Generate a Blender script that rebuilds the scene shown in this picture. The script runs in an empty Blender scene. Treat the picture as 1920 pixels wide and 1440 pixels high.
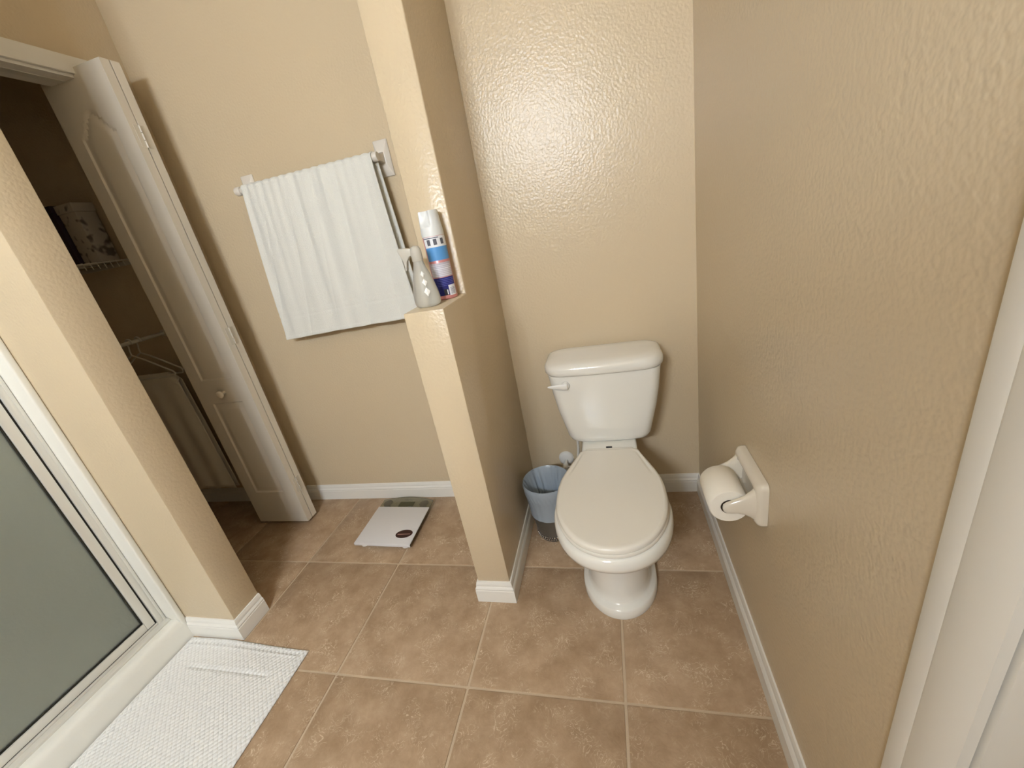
import bpy, bmesh, math, random
from mathutils import Vector, Matrix
random.seed(7)
scene = bpy.context.scene
C = scene.collection
PI = math.pi

# ------------------------------------------------------------------ camera
cam_d = bpy.data.cameras.new('camera'); cam = bpy.data.objects.new('camera', cam_d); C.objects.link(cam)
Rv = Vector((0.96459713, 0.19497684, -0.17758492)); Uv = Vector((0.08832447, 0.39564314, 0.9141473)); Fv = Vector((-0.24849781, 0.89746896, -0.36441502))
M4 = Matrix(((Rv.x, Uv.x, -Fv.x, -0.312), (Rv.y, Uv.y, -Fv.y, -1.6318), (Rv.z, Uv.z, -Fv.z, 1.2543), (0, 0, 0, 1)))
cam.matrix_world = M4
cam_d.sensor_fit = 'HORIZONTAL'; cam_d.sensor_width = 36.0; cam_d.lens = 770.1 / 1920 * 36.0; cam_d.clip_start = 0.02
scene.camera = cam
# ------------------------------------------------------------------ world, exposure
w = bpy.data.worlds.new('world'); scene.world = w; w.use_nodes = True
w.node_tree.nodes['Background'].inputs[0].default_value = (0.9, 0.85, 0.75, 1); w.node_tree.nodes['Background'].inputs[1].default_value = 0.05
vs = scene.view_settings
vs.view_transform = 'Standard'; vs.look = 'None'; vs.gamma = 1.0; vs.use_curve_mapping = False
vs.exposure = 0.0
LAMP = 390.0          # emission of the vanity globes
CEIL = 2.74

# ------------------------------------------------------------------ materials
def mat(name, col, rough=0.5, metal=0.0, spec=0.5, trans=0.0, coat=0.0, sheen=0.0, ior=1.45):
    m = bpy.data.materials.new(name); m.use_nodes = True
    b = m.node_tree.nodes['Principled BSDF']
    b.inputs['Base Color'].default_value = (*col, 1); b.inputs['Roughness'].default_value = rough
    b.inputs['Metallic'].default_value = metal; b.inputs['Specular IOR Level'].default_value = spec
    b.inputs['Transmission Weight'].default_value = trans; b.inputs['Coat Weight'].default_value = coat
    b.inputs['Sheen Weight'].default_value = sheen; b.inputs['IOR'].default_value = ior
    return m
def nd(m, t, **kw):
    n = m.node_tree.nodes.new(t)
    for k, v in kw.items():
        if k.startswith('i_'): n.inputs[k[2:].replace('_', ' ')].default_value = v
        else: setattr(n, k, v)
    return n
def lk(m, a, ao, b, bi): m.node_tree.links.new(a.outputs[ao], b.inputs[bi])
def bump(m, scale, dist, strength=0.5, detail=2.0, rough=0.5, coords='Object'):
    tc = nd(m, 'ShaderNodeTexCoord'); n = nd(m, 'ShaderNodeTexNoise', i_Scale=scale, i_Detail=detail, i_Roughness=rough)
    lk(m, tc, coords, n, 'Vector')
    bp = nd(m, 'ShaderNodeBump', i_Strength=strength, i_Distance=dist)
    lk(m, n, 'Fac', bp, 'Height'); lk(m, bp, 'Normal', m.node_tree.nodes['Principled BSDF'], 'Normal')
    return n, tc, bp
def mottle(m, scale, c1, c2, lo=0.35, hi=0.65, detail=4.0):
    tc = nd(m, 'ShaderNodeTexCoord'); n = nd(m, 'ShaderNodeTexNoise', i_Scale=scale, i_Detail=detail)
    r = nd(m, 'ShaderNodeValToRGB'); r.color_ramp.elements[0].position = lo; r.color_ramp.elements[1].position = hi
    r.color_ramp.elements[0].color = (*c1, 1); r.color_ramp.elements[1].color = (*c2, 1)
    lk(m, tc, 'Object', n, 'Vector'); lk(m, n, 'Fac', r, 'Fac'); lk(m, r, 'Color', m.node_tree.nodes['Principled BSDF'], 'Base Color')

M = {}
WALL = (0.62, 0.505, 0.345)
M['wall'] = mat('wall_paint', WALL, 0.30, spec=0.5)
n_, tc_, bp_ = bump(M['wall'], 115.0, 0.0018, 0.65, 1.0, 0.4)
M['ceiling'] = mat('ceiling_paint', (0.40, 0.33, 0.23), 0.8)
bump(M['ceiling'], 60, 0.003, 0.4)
M['trim'] = mat('trim_white', (0.82, 0.79, 0.73), 0.33)
bump(M['trim'], 14.0, 0.0008, 0.25)
M['door'] = mat('door_white', (0.70, 0.635, 0.535), 0.42)
bump(M['door'], 420.0, 0.0004, 0.25)
M['porcelain'] = mat('porcelain', (0.85, 0.83, 0.77), 0.07, spec=0.6, coat=0.3)
M['seat'] = mat('seat_plastic', (0.84, 0.80, 0.72), 0.25)
M['ceramic'] = mat('ceramic_almond', (0.76, 0.70, 0.60), 0.14, coat=0.3)
M['whiteplastic'] = mat('white_plastic', (0.80, 0.78, 0.74), 0.3)
M['towelbar'] = mat('towel_bar_ceramic', (0.76, 0.71, 0.64), 0.25)
M['paper'] = mat('tissue_paper', (0.90, 0.85, 0.76), 0.95, spec=0.1)
bump(M['paper'], 600, 0.0005, 0.3)
M['card'] = mat('card_core', (0.13, 0.09, 0.06), 0.9)
M['terry'] = mat('terry_white', (0.84, 0.835, 0.78), 0.95, spec=0.15, sheen=0.35)
bump(M['terry'], 330.0, 0.0035, 0.8, 3.0, 0.65)
M['grout'] = mat('grout', (0.56, 0.44, 0.31), 0.9); bump(M['grout'], 300, 0.001, 0.5)
M['fibre'] = mat('shower_fibreglass', (0.80, 0.78, 0.71), 0.22, coat=0.2)
M['alu'] = mat('brushed_aluminium', (0.78, 0.76, 0.70), 0.36, metal=0.35)
M['gasket'] = mat('black_gasket', (0.012, 0.010, 0.006), 0.6)
M['steel'] = mat('chrome', (0.6, 0.6, 0.6), 0.15, metal=1.0)
M['hinge'] = mat('painted_hinge', (0.66, 0.61, 0.52), 0.35, metal=0.2)
M['frost'] = mat('obscure_glass', (0.70, 0.72, 0.66), 0.55, trans=0.85, ior=1.3)
bump(M['frost'], 90, 0.002, 0.3)
M['wire'] = mat('white_wire', (0.62, 0.58, 0.5), 0.35)
M['black'] = mat('black_rubber', (0.015, 0.015, 0.015), 0.5)

# floor tile: mottled travertine look, every tile with its own offset
m = mat('floor_tile', (0.4, 0.28, 0.18), 0.38, spec=0.4); M['tile'] = m
geo = nd(m, 'ShaderNodeNewGeometry'); oi = nd(m, 'ShaderNodeObjectInfo')
vm = nd(m, 'ShaderNodeVectorMath', operation='SCALE'); vm.inputs[0].default_value = (37.0, 53.0, 0.0); lk(m, oi, 'Random', vm, 'Scale')
va = nd(m, 'ShaderNodeVectorMath', operation='ADD'); lk(m, geo, 'Position', va, 0); lk(m, vm, 'Vector', va, 1)
n1 = nd(m, 'ShaderNodeTexNoise', i_Scale=11.0, i_Detail=8.0, i_Roughness=0.68); lk(m, va, 'Vector', n1, 'Vector')
r1 = nd(m, 'ShaderNodeValToRGB'); e = r1.color_ramp.elements
e[0].position = 0.28; e[0].color = (0.330, 0.215, 0.125, 1); e[1].position = 0.72; e[1].color = (0.530, 0.385, 0.255, 1)
lk(m, n1, 'Fac', r1, 'Fac')
n2 = nd(m, 'ShaderNodeTexNoise', i_Scale=26.0, i_Detail=2.0, i_Distortion=3.0); lk(m, va, 'Vector', n2, 'Vector')
r2 = nd(m, 'ShaderNodeValToRGB'); e = r2.color_ramp.elements                     # thin worm-like veins around the 0.5 level
e[0].position = 0.475; e[0].color = (0, 0, 0, 1); e[1].position = 0.525; e[1].color = (0, 0, 0, 1)
x_ = r2.color_ramp.elements.new(0.5); x_.color = (1, 1, 1, 1); lk(m, n2, 'Fac', r2, 'Fac')
n3 = nd(m, 'ShaderNodeTexNoise', i_Scale=14.0, i_Detail=2.0); lk(m, va, 'Vector', n3, 'Vector')
r3 = nd(m, 'ShaderNodeValToRGB'); e = r3.color_ramp.elements; e[0].position = 0.46; e[1].position = 0.62; lk(m, n3, 'Fac', r3, 'Fac')
mu = nd(m, 'ShaderNodeMath', operation='MULTIPLY'); lk(m, r2, 'Color', mu, 0); lk(m, r3, 'Color', mu, 1)
mu2 = nd(m, 'ShaderNodeMath', operation='MULTIPLY'); mu2.inputs[1].default_value = 0.95; lk(m, mu, 'Value', mu2, 0)
mx = nd(m, 'ShaderNodeMixRGB'); lk(m, mu2, 'Value', mx, 'Fac'); lk(m, r1, 'Color', mx, 'Color1'); mx.inputs['Color2'].default_value = (0.72, 0.59, 0.43, 1)
bs = m.node_tree.nodes['Principled BSDF']; lk(m, mx, 'Color', bs, 'Base Color')
bp = nd(m, 'ShaderNodeBump', i_Strength=0.35, i_Distance=0.002); lk(m, n2, 'Fac', bp, 'Height'); lk(m, bp, 'Normal', bs, 'Normal')

# bath mat: white cotton with a small diamond weave
m = mat('bath_mat_cotton', (0.84, 0.83, 0.80), 0.9, spec=0.15, sheen=0.3); M['mat'] = m
tc = nd(m, 'ShaderNodeTexCoord'); mp = nd(m, 'ShaderNodeMapping'); mp.inputs['Rotation'].default_value = (0, 0, math.radians(45)); lk(m, tc, 'Object', mp, 'Vector')
vo = nd(m, 'ShaderNodeTexVoronoi', feature='F1', i_Scale=82.0, i_Randomness=0.15); lk(m, mp, 'Vector', vo, 'Vector')
bp = nd(m, 'ShaderNodeBump', i_Strength=1.0, i_Distance=0.007); bp.invert = True
lk(m, vo, 'Distance', bp, 'Height'); lk(m, bp, 'Normal', m.node_tree.nodes['Principled BSDF'], 'Normal')

def flat(name, col, rough=0.45, **k):
    if name not in M: M[name] = mat(name, col, rough, **k)
    return M[name]

# ------------------------------------------------------------------ mesh helpers
class MB:
    def __init__(s): s.v = []; s.f = []
    def add(s, vs, fs):
        o = len(s.v); s.v += [tuple(p) for p in vs]; s.f += [tuple(i + o for i in q) for q in fs]; return s
    def box(s, x0, x1, y0, y1, z0, z1):
        v = [(x, y, z) for z in (z0, z1) for y in (y0, y1) for x in (x0, x1)]
        return s.add(v, [(0, 2, 3, 1), (4, 5, 7, 6), (0, 1, 5, 4), (2, 6, 7, 3), (0, 4, 6, 2), (1, 3, 7, 5)])
    def loft(s, rings, caps=(True, True), closed=True):
        n = len(rings[0]); vs = [p for r in rings for p in r]; fs = []
        for i in range(len(rings) - 1):
            for j in range(n if closed else n - 1):
                k = (j + 1) % n; fs.append((i * n + j, i * n + k, (i + 1) * n + k, (i + 1) * n + j))
        if caps[0]: fs.append(tuple(range(n - 1, -1, -1)))
        if caps[1]: fs.append(tuple((len(rings) - 1) * n + j for j in range(n)))
        return s.add(vs, fs)
    def lathe(s, prof, c, axis='Z', n=32, caps=(True, True)):
        rings = []
        for r, h in prof:
            ring = []
            for j in range(n):
                a = 2 * PI * j / n; p, q = r * math.cos(a), r * math.sin(a)
                if axis == 'Z': ring.append((c[0] + p, c[1] + q, c[2] + h))
                elif axis == 'Y': ring.append((c[0] + q, c[1] + h, c[2] + p))
                else: ring.append((c[0] + h, c[1] + p, c[2] + q))
            rings.append(ring)
        return s.loft(rings, caps)
    def tube(s, pts, r, n=8, caps=True):
        pts = [Vector(p) for p in pts]; rings = []; prev = None
        rr = r if isinstance(r, (list, tuple)) else [r] * len(pts)
        for i, p in enumerate(pts):
            d = (pts[min(i + 1, len(pts) - 1)] - pts[max(i - 1, 0)]).normalized()
            if prev is None: a = d.orthogonal().normalized()
            else: a = (prev - d * prev.dot(d)).normalized()
            prev = a; b = d.cross(a)
            rings.append([tuple(p + (a * math.cos(2 * PI * j / n) + b * math.sin(2 * PI * j / n)) * rr[i]) for j in range(n)])
        return s.loft(rings, (caps, caps))
    def grid(s, P, nu, nv, flip=False):
        vs = [P(i, j) for j in range(nv + 1) for i in range(nu + 1)]; fs = []
        for j in range(nv):
            for i in range(nu):
                a = j * (nu + 1) + i; q = (a, a + 1, a + nu + 2, a + nu + 1); fs.append(q[::-1] if flip else q)
        return s.add(vs, fs)

def wloc(o):
    v = Vector((0, 0, 0))
    while o is not None: v += o.location; o = o.parent
    return v
def link(name, me, material, parent=None, origin=None, kind=None, label=None):
    o = bpy.data.objects.new(name, me); C.objects.link(o)
    if parent is not None: o.parent = parent
    if material is not None and not me.materials: me.materials.append(material)
    if kind: o['kind'] = kind
    if label: o['label'] = label
    return o
def obj(name, mb, material, parent=None, smooth=None, bevel=0.0, seg=2, base=None, kind=None, label=None, fixn=True):
    """one mesh object from world-space geometry; its origin sits at `base` (or at its parent's place)"""
    off = Vector(base) if base is not None else (wloc(parent) if parent is not None else Vector((0, 0, 0)))
    me = bpy.data.meshes.new(name)
    me.from_pydata([tuple(Vector(p) - off) for p in mb.v], [], mb.f); me.validate()
    bm = bmesh.new(); bm.from_mesh(me)
    if fixn: bmesh.ops.recalc_face_normals(bm, faces=bm.faces)
    if bevel:
        es = [e for e in bm.edges if len(e.link_faces) == 2 and e.calc_face_angle(0) > 0.5]
        bmesh.ops.bevel(bm, geom=es, offset=bevel, segments=seg, profile=0.5, affect='EDGES', clamp_overlap=True)
    bm.to_mesh(me); bm.free()
    if smooth or bevel:
        me.polygons.foreach_set('use_smooth', [True] * len(me.polygons)); me.set_sharp_from_angle(angle=math.radians(smooth or 40))
    o = link(name, me, material, parent, kind=kind, label=label)
    o.location = (off - wloc(parent)) if parent is not None else off
    return o
def thing(name, label, cat, loc, group=None, kind=None):
    o = bpy.data.objects.new(name, None); C.objects.link(o); o.location = loc; o.empty_display_size = 0.05
    o['label'] = label
    if cat: o['category'] = cat
    if group: o['group'] = group
    if kind: o['kind'] = kind
    return o
def tag(o, label, cat=None, group=None, kind=None):
    o['label'] = label
    if cat: o['category'] = cat
    if group: o['group'] = group
    if kind: o['kind'] = kind
    return o
def B(*a): return MB().box(*a)

# ------------------------------------------------------------------ the room shell
XW0, XW1, YL, YU, ZL = -0.8612, -0.7422, -0.6077, -0.4017, 1.0725     # dividing wall beside the toilet
XC, YC0, YC1 = -1.7533, -0.8163, -0.6993                              # end of the shower wall
XL = -2.06                                                            # closet wall
XB, YF = -2.85, -3.0
st = dict(kind='structure')
floor = obj('floor', B(XB, 0.12, YF, 0.0, -0.05, -0.0026), M['grout'], **st)
tag(floor, 'brown mottled ceramic tile floor with pale grout lines', 'floor')
T, GX, GY, G = 0.457, -1.739, -0.4562, 0.0034
meshes = {}
for i in range(-3, 5):
    for j in range(-6, 2):
        x0, x1 = GX + i * T + G, GX + (i + 1) * T - G; y0, y1 = GY + (j - 0) * T + G, GY + (j + 1) * T - G
        x0, x1, y0, y1 = max(x0, XB), min(x1, 0.12), max(y0, YF), min(y1, 0.0)
        if y0 < -1.9 and y1 < YC0 and x1 < -1.99 and False: continue
        if y1 < YC0 + 0.02 and y0 > -1.95 and x1 < -2.0: continue
        if x1 - x0 < 0.02 or y1 - y0 < 0.02: continue
        key = (round(x1 - x0, 3), round(y1 - y0, 3))
        if key not in meshes:
            a, b = key[0] / 2, key[1] / 2
            o = obj('tile', B(-a, a, -b, b, -0.008, 0.0), M['tile'], None, bevel=0.0026, seg=2)
            meshes[key] = o.data; o.parent = floor
        else:
            o = link('tile', meshes[key], None, floor)
        o.location = ((x0 + x1) / 2, (y0 + y1) / 2, 0)

wb = obj('wall_back', B(XB - 0.12, 0.12, 0, 0.115, -0.05, CEIL), M['wall'], **st); tag(wb, 'tan textured back wall behind the toilet and towel', 'wall')
DJ0, DJ1 = -1.3115, -2.09
wr = obj('wall_right', MB().box(0, 0.115, DJ0, 0.0, 0, CEIL).box(0, 0.115, DJ1, DJ0, 2.05, CEIL).box(0, 0.115, YF, DJ1, 0, CEIL), M['wall'], **st)
tag(wr, 'tan right wall carrying the toilet paper holder', 'wall')
prof = [(0, 0), (YL, 0), (YL, ZL), (YU, ZL), (YU, CEIL), (0, CEIL)]
wd = obj('wall_divider', MB().loft([[(XW0, y, z) for y, z in prof], [(XW1, y, z) for y, z in prof]]), M['wall'], bevel=0.004, **st)
tag(wd, 'tan dividing wall beside the toilet with a stepped ledge', 'wall')
ws = obj('wall_shower', B(XB, XC, YC0, YC1, 0, CEIL), M['wall'], bevel=0.004, **st); tag(ws, 'tan end wall between shower door and closet', 'wall')
OY0, OY1, OZ = -0.105, -0.6993, 2.0
wl = obj('wall_left', MB().box(XL - 0.115, XL, OY0, 0.0, 0, CEIL).box(XL - 0.115, XL, OY1, OY0, OZ, CEIL), M['wall'], **st); tag(wl, 'shaded tan wall above the closet opening', 'wall')
wf = obj('wall_far_left', B(XB - 0.12, XB, YF, 0, -0.05, CEIL), M['wall'], **st); tag(wf, 'tan wall at the back of the dark closet', 'wall')
we = obj('wall_shower_end', B(XB, -1.99, -2.07, -1.955, 0, CEIL), M['wall'], **st); tag(we, 'tan wall closing the far end of the shower', 'wall')
wv = obj('wall_vanity', B(XB - 0.12, 0.12, YF - 0.115, YF, -0.05, CEIL), M['wall'], **st); tag(wv, 'tan wall behind the camera with the vanity light', 'wall')
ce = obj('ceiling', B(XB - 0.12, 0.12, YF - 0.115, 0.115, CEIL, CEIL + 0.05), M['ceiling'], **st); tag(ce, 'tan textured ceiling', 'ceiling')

# baseboards: moulded profile (depth, height)
BBP = [(0, 0), (0.0130, 0), (0.0130, 0.052), (0.0115, 0.055), (0.0125, 0.060), (0.0100, 0.066), (0.0075, 0.069), (0.0080, 0.074), (0.0060, 0.082), (0.0040, 0.0885), (0, 0.0897)]
def baseboard(name, label, path, normals_side=1):
    """path of xy points along the wall face; the moulding grows to the left of the path, mitred at the corners"""
    P = [Vector((a, b)) for a, b in path]; rings = []
    for i, p in enumerate(P):
        ds = []
        if i > 0: ds.append((P[i] - P[i - 1]).normalized())
        if i < len(P) - 1: ds.append((P[i + 1] - P[i]).normalized())
        ns = [Vector((-d.y, d.x)) for d in ds]
        n = ns[0] if len(ns) == 1 else (ns[0] + ns[1]) / (1 + ns[0].dot(ns[1]))
        rings.append([(p.x + n.x * d, p.y + n.y * d, z) for d, z in BBP])
    o = obj(name, MB().loft(rings), M['trim'], smooth=25, kind='structure'); tag(o, label, 'baseboard'); return o
baseboard('baseboard_right', 'white baseboard along the right wall beside the toilet', [(0, -1.236), (0, 0)])
baseboard('baseboard_back', 'white baseboard on the back wall behind the toilet', [(0, 0), (XW1, 0)])
baseboard('baseboard_divider', 'white baseboard wrapping the end of the dividing wall', [(XW1, 0), (XW1, YL), (XW0, YL), (XW0, 0)])
baseboard('baseboard_towel_wall', 'white baseboard below the hanging towel', [(XW0, 0), (XL, 0)])
baseboard('baseboard_closet', 'dim white baseboard inside the closet', [(XL - 0.115, 0), (XB, 0)])
baseboard('baseboard_closet_back', 'dim white baseboard at the back of the closet', [(XB, 0), (XB, YC1)])
baseboard('baseboard_shower', 'white baseboard around the end of the shower wall', [(XC, YC1), (XC, YC0), (-1.984, YC0)])

# closet opening casing and jamb
t1 = obj('trim_1', MB().box(XL, XL + 0.014, OY1 + 0.002, -0.045, OZ - 0.006, OZ + 0.05).box(XL, XL + 0.014, OY0, -0.045, 0.0, OZ - 0.006), M['trim'], bevel=0.004, **st)
tag(t1, 'white casing around the closet opening', 'trim')
t1b = obj('trim_2', MB().box(XL - 0.115, XL, OY1, OY0, OZ - 0.015, OZ).box(XL - 0.115, XL, OY0 - 0.012, OY0, 0.0, OZ - 0.015), M['trim'], **st)
tag(t1b, 'white jamb lining the closet opening', 'trim')
# entry door casing on the right wall (profile extruded upright), jamb and slab
cp = [(0, -1.236), (-0.0115, -1.2365), (-0.0128, -1.239), (-0.0140, -1.262), (-0.0132, -1.2655), (-0.0152, -1.270), (-0.0158, -1.300), (-0.0125, -1.313), (-0.0105, -1.3185), (0, -1.3185)]
t3 = obj('trim_3', MB().loft([[(x, y, 0) for x, y in cp], [(x, y, 2.13) for x, y in cp]]), M['trim'], smooth=30, **st); tag(t3, 'white moulded door casing at the right edge', 'trim')
t4 = obj('trim_4', MB().box(0.003, 0.115, DJ0 - 0.012, DJ0, 0, 2.05).box(0.05, 0.085, DJ0 - 0.024, DJ0 - 0.012, 0, 2.05), M['trim'], **st); tag(t4, 'white door jamb beside the right casing', 'trim')
d2 = thing('door_2', 'white entry door closed within the right casing', 'door', (0.09, -1.71, 0), kind='structure')
obj('door_slab', B(0.086, 0.114, DJ1 + 0.004, DJ0 - 0.014, 0.008, 2.04), M['door'], d2, bevel=0.002)
kb = obj('door_knob', MB().lathe([(0.026, 0), (0.026, -0.006), (0.011, -0.010), (0.011, -0.03), (0.026, -0.045), (0.024, -0.06), (0.010, -0.066)], (0.086, -2.02, 0.95), 'X', 20), M['steel'], d2, smooth=50)

# ------------------------------------------------------------------ vanity light behind the camera (lights the room)
VX, VZ, VY = -0.80, 1.98, YF
vl = thing('vanity_light', 'chrome vanity light bar with round glass globes', 'light', (VX, VY, VZ))
obj('back_plate', B(VX - 0.36, VX + 0.36, VY, VY + 0.03, VZ - 0.055, VZ + 0.055), M['steel'], vl, bevel=0.006)
em = bpy.data.materials.new('lit_globe'); em.use_nodes = True
b_ = em.node_tree.nodes['Principled BSDF']; b_.inputs['Base Color'].default_value = (0.9, 0.88, 0.82, 1)
b_.inputs['Emission Color'].default_value = (0.88, 1.0, 1.15, 1); b_.inputs['Emission Strength'].default_value = LAMP
for k in range(4):
    gx = VX - 0.24 + 0.16 * k
    obj('socket', MB().lathe([(0.028, 0.03), (0.028, 0.05), (0.018, 0.06)], (gx, VY, VZ), 'Y', 20), M['steel'], vl, smooth=40)
    obj('globe', MB().lathe([(0.050 * math.sin(PI * q / 10) + 0.0005, 0.105 - 0.050 * math.cos(PI * q / 10)) for q in range(11)], (gx, VY, VZ), 'Y', 16), em, vl, smooth=60)

# invented cabinet behind the camera, added unseen to shade the lower right
lc = thing('shade_cabinet', 'tall white cabinet added out of view to shade the room', 'cabinet', (-0.30, YF + 0.32, 0))
LX0, LX1, LY0, LY1, LZ = -0.57, -0.002, YF + 0.002, -2.36, 1.74
obj('body', B(LX0, LX1, LY0, LY1, 0.08, LZ - 0.03), M['door'], lc, bevel=0.002)
obj('plinth', B(LX0 + 0.01, LX1 - 0.01, LY0, LY1 - 0.04, 0, 0.08), M['door'], lc)
obj('top', B(LX0 - 0.012, LX1, LY0, LY1 + 0.014, LZ - 0.0295, LZ), M['door'], lc, bevel=0.004)
for q, (xa, xb) in enumerate([(LX0 + 0.006, -0.2875), (-0.2845, LX1 - 0.006)]):
    for za, zb in ((0.095, 0.88), (0.89, LZ - 0.04)):
        dd = obj('shade_cabinet_door', B(xa, xb, LY1 + 0.0005, LY1 + 0.020, za, zb), M['door'], lc, bevel=0.003)
        kx = xb - 0.03 if q == 0 else xa + 0.03
        obj('knob', MB().lathe([(0.006, 0.020), (0.006, 0.032), (0.014, 0.040), (0.010, 0.047)], (kx, LY1, zb - 0.08 if za < .5 else za + 0.08), 'Y', 16), M['steel'], dd, smooth=50)

# ------------------------------------------------------------------ shower
SX = -1.986
sh = thing('shower_stall', 'white fibreglass shower stall with raised curb', 'shower', (-2.4, -1.385, 0))
cz = 0.097
cprof = [(-2.12, 0.0), (SX + 0.003, 0.0), (SX, cz - 0.030), (SX - 0.003, cz - 0.017), (SX - 0.009, cz - 0.007), (SX - 0.017, cz - 0.001), (SX - 0.025, cz), (-2.10, cz - 0.002), (-2.12, cz - 0.012)]
obj('curb', MB().loft([[(x, y, z) for x, z in cprof] for y in (-1.953, YC0 - 0.002)]), M['fibre'], sh, smooth=50)
obj('side_panel', B(XB + 0.002, SX, YC0 - 0.021, YC0 - 0.001, 0.02, 2.05), M['fibre'], sh, bevel=0.005, seg=3)
obj('side_panel', B(XB + 0.002, SX, -1.954, -1.934, 0.02, 2.05), M['fibre'], sh, bevel=0.005, seg=3)
obj('back_panel', B(XB + 0.002, XB + 0.022, -1.934, YC0 - 0.021, 0.02, 2.05), M['fibre'], sh)
obj('pan', B(XB + 0.022, -2.12, -1.934, YC0 - 0.021, 0.0, 0.035), M['fibre'], sh)
DX = -2.050
sd = thing('shower_door', 'framed shower door with grey obscure glass', 'shower door', (DX, -1.385, cz))
ya, yb = YC0 - 0.0215, -1.9335          # clear width
obj('wall_jamb', MB().box(DX - 0.028, DX, ya - 0.026, ya - 0.0008, cz, 1.9).box(DX, DX + 0.004, ya - 0.010, ya - 0.0008, cz, 1.9), M['alu'], sd, bevel=0.002)
obj('wall_jamb', B(DX - 0.028, DX, yb + 0.001, yb + 0.027, cz, 1.9), M['alu'], sd, bevel=0.002)
obj('sill', MB().box(DX - 0.030, DX + 0.022, yb + 0.028, ya - 0.001, cz - 0.001, cz + 0.008).box(DX - 0.012, DX - 0.002, yb + 0.028, ya - 0.027, cz + 0.008, cz + 0.018), M['alu'], sd, bevel=0.0015)
obj('head_rail', B(DX - 0.028, DX, yb + 0.028, ya - 0.027, 1.865, 1.9), M['alu'], sd, bevel=0.002)
lf = thing('door_leaf', 'aluminium framed glass leaf', None, (0, 0, 0)); lf.parent = sd; lf.location = (0, 0, 0); del lf['label']
y0, y1, z0, z1 = ya - 0.0325, yb + 0.035, cz + 0.022, 1.858
obj('gap_seal', MB().box(DX - 0.024, DX - 0.006, y0 + 0.0004, y0 + 0.0062, z0 - 0.004, z1).box(DX - 0.024, DX - 0.006, y1, y0, z0 - 0.0035, z0 - 0.0003), M['gasket'], sd)
obj('stile', B(DX - 0.026, DX - 0.002, y0 - 0.027, y0, z0, z1), M['alu'], lf, bevel=0.0015)
obj('stile', B(DX - 0.026, DX - 0.002, y1, y1 + 0.027, z0, z1), M['alu'], lf, bevel=0.0015)
obj('rail', B(DX - 0.026, DX - 0.002, y1 + 0.0275, y0 - 0.0275, z0, z0 + 0.030), M['alu'], lf, bevel=0.0015)
obj('rail', B(DX - 0.026, DX - 0.002, y1 + 0.0275, y0 - 0.0275, z1 - 0.03, z1), M['alu'], lf, bevel=0.0015)
g0, g1, gz0, gz1 = y0 - 0.0275, y1 + 0.0275, z0 + 0.0305, z1 - 0.0305
obj('glazing_bead', MB().box(DX - 0.02, DX - 0.006, g0 - 0.004, g0, gz0, gz1).box(DX - 0.02, DX - 0.006, g1, g1 + 0.004, gz0, gz1)
    .box(DX - 0.02, DX - 0.006, g1 + 0.004, g0 - 0.004, gz0, gz0 + 0.004).box(DX - 0.02, DX - 0.006, g1 + 0.004, g0 - 0.004, gz1 - 0.004, gz1), M['gasket'], lf)
obj('glass_pane', B(DX - 0.016, DX - 0.011, g1 + 0.004, g0 - 0.004, gz0 + 0.004, gz1 - 0.004), M['frost'], lf)

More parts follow.
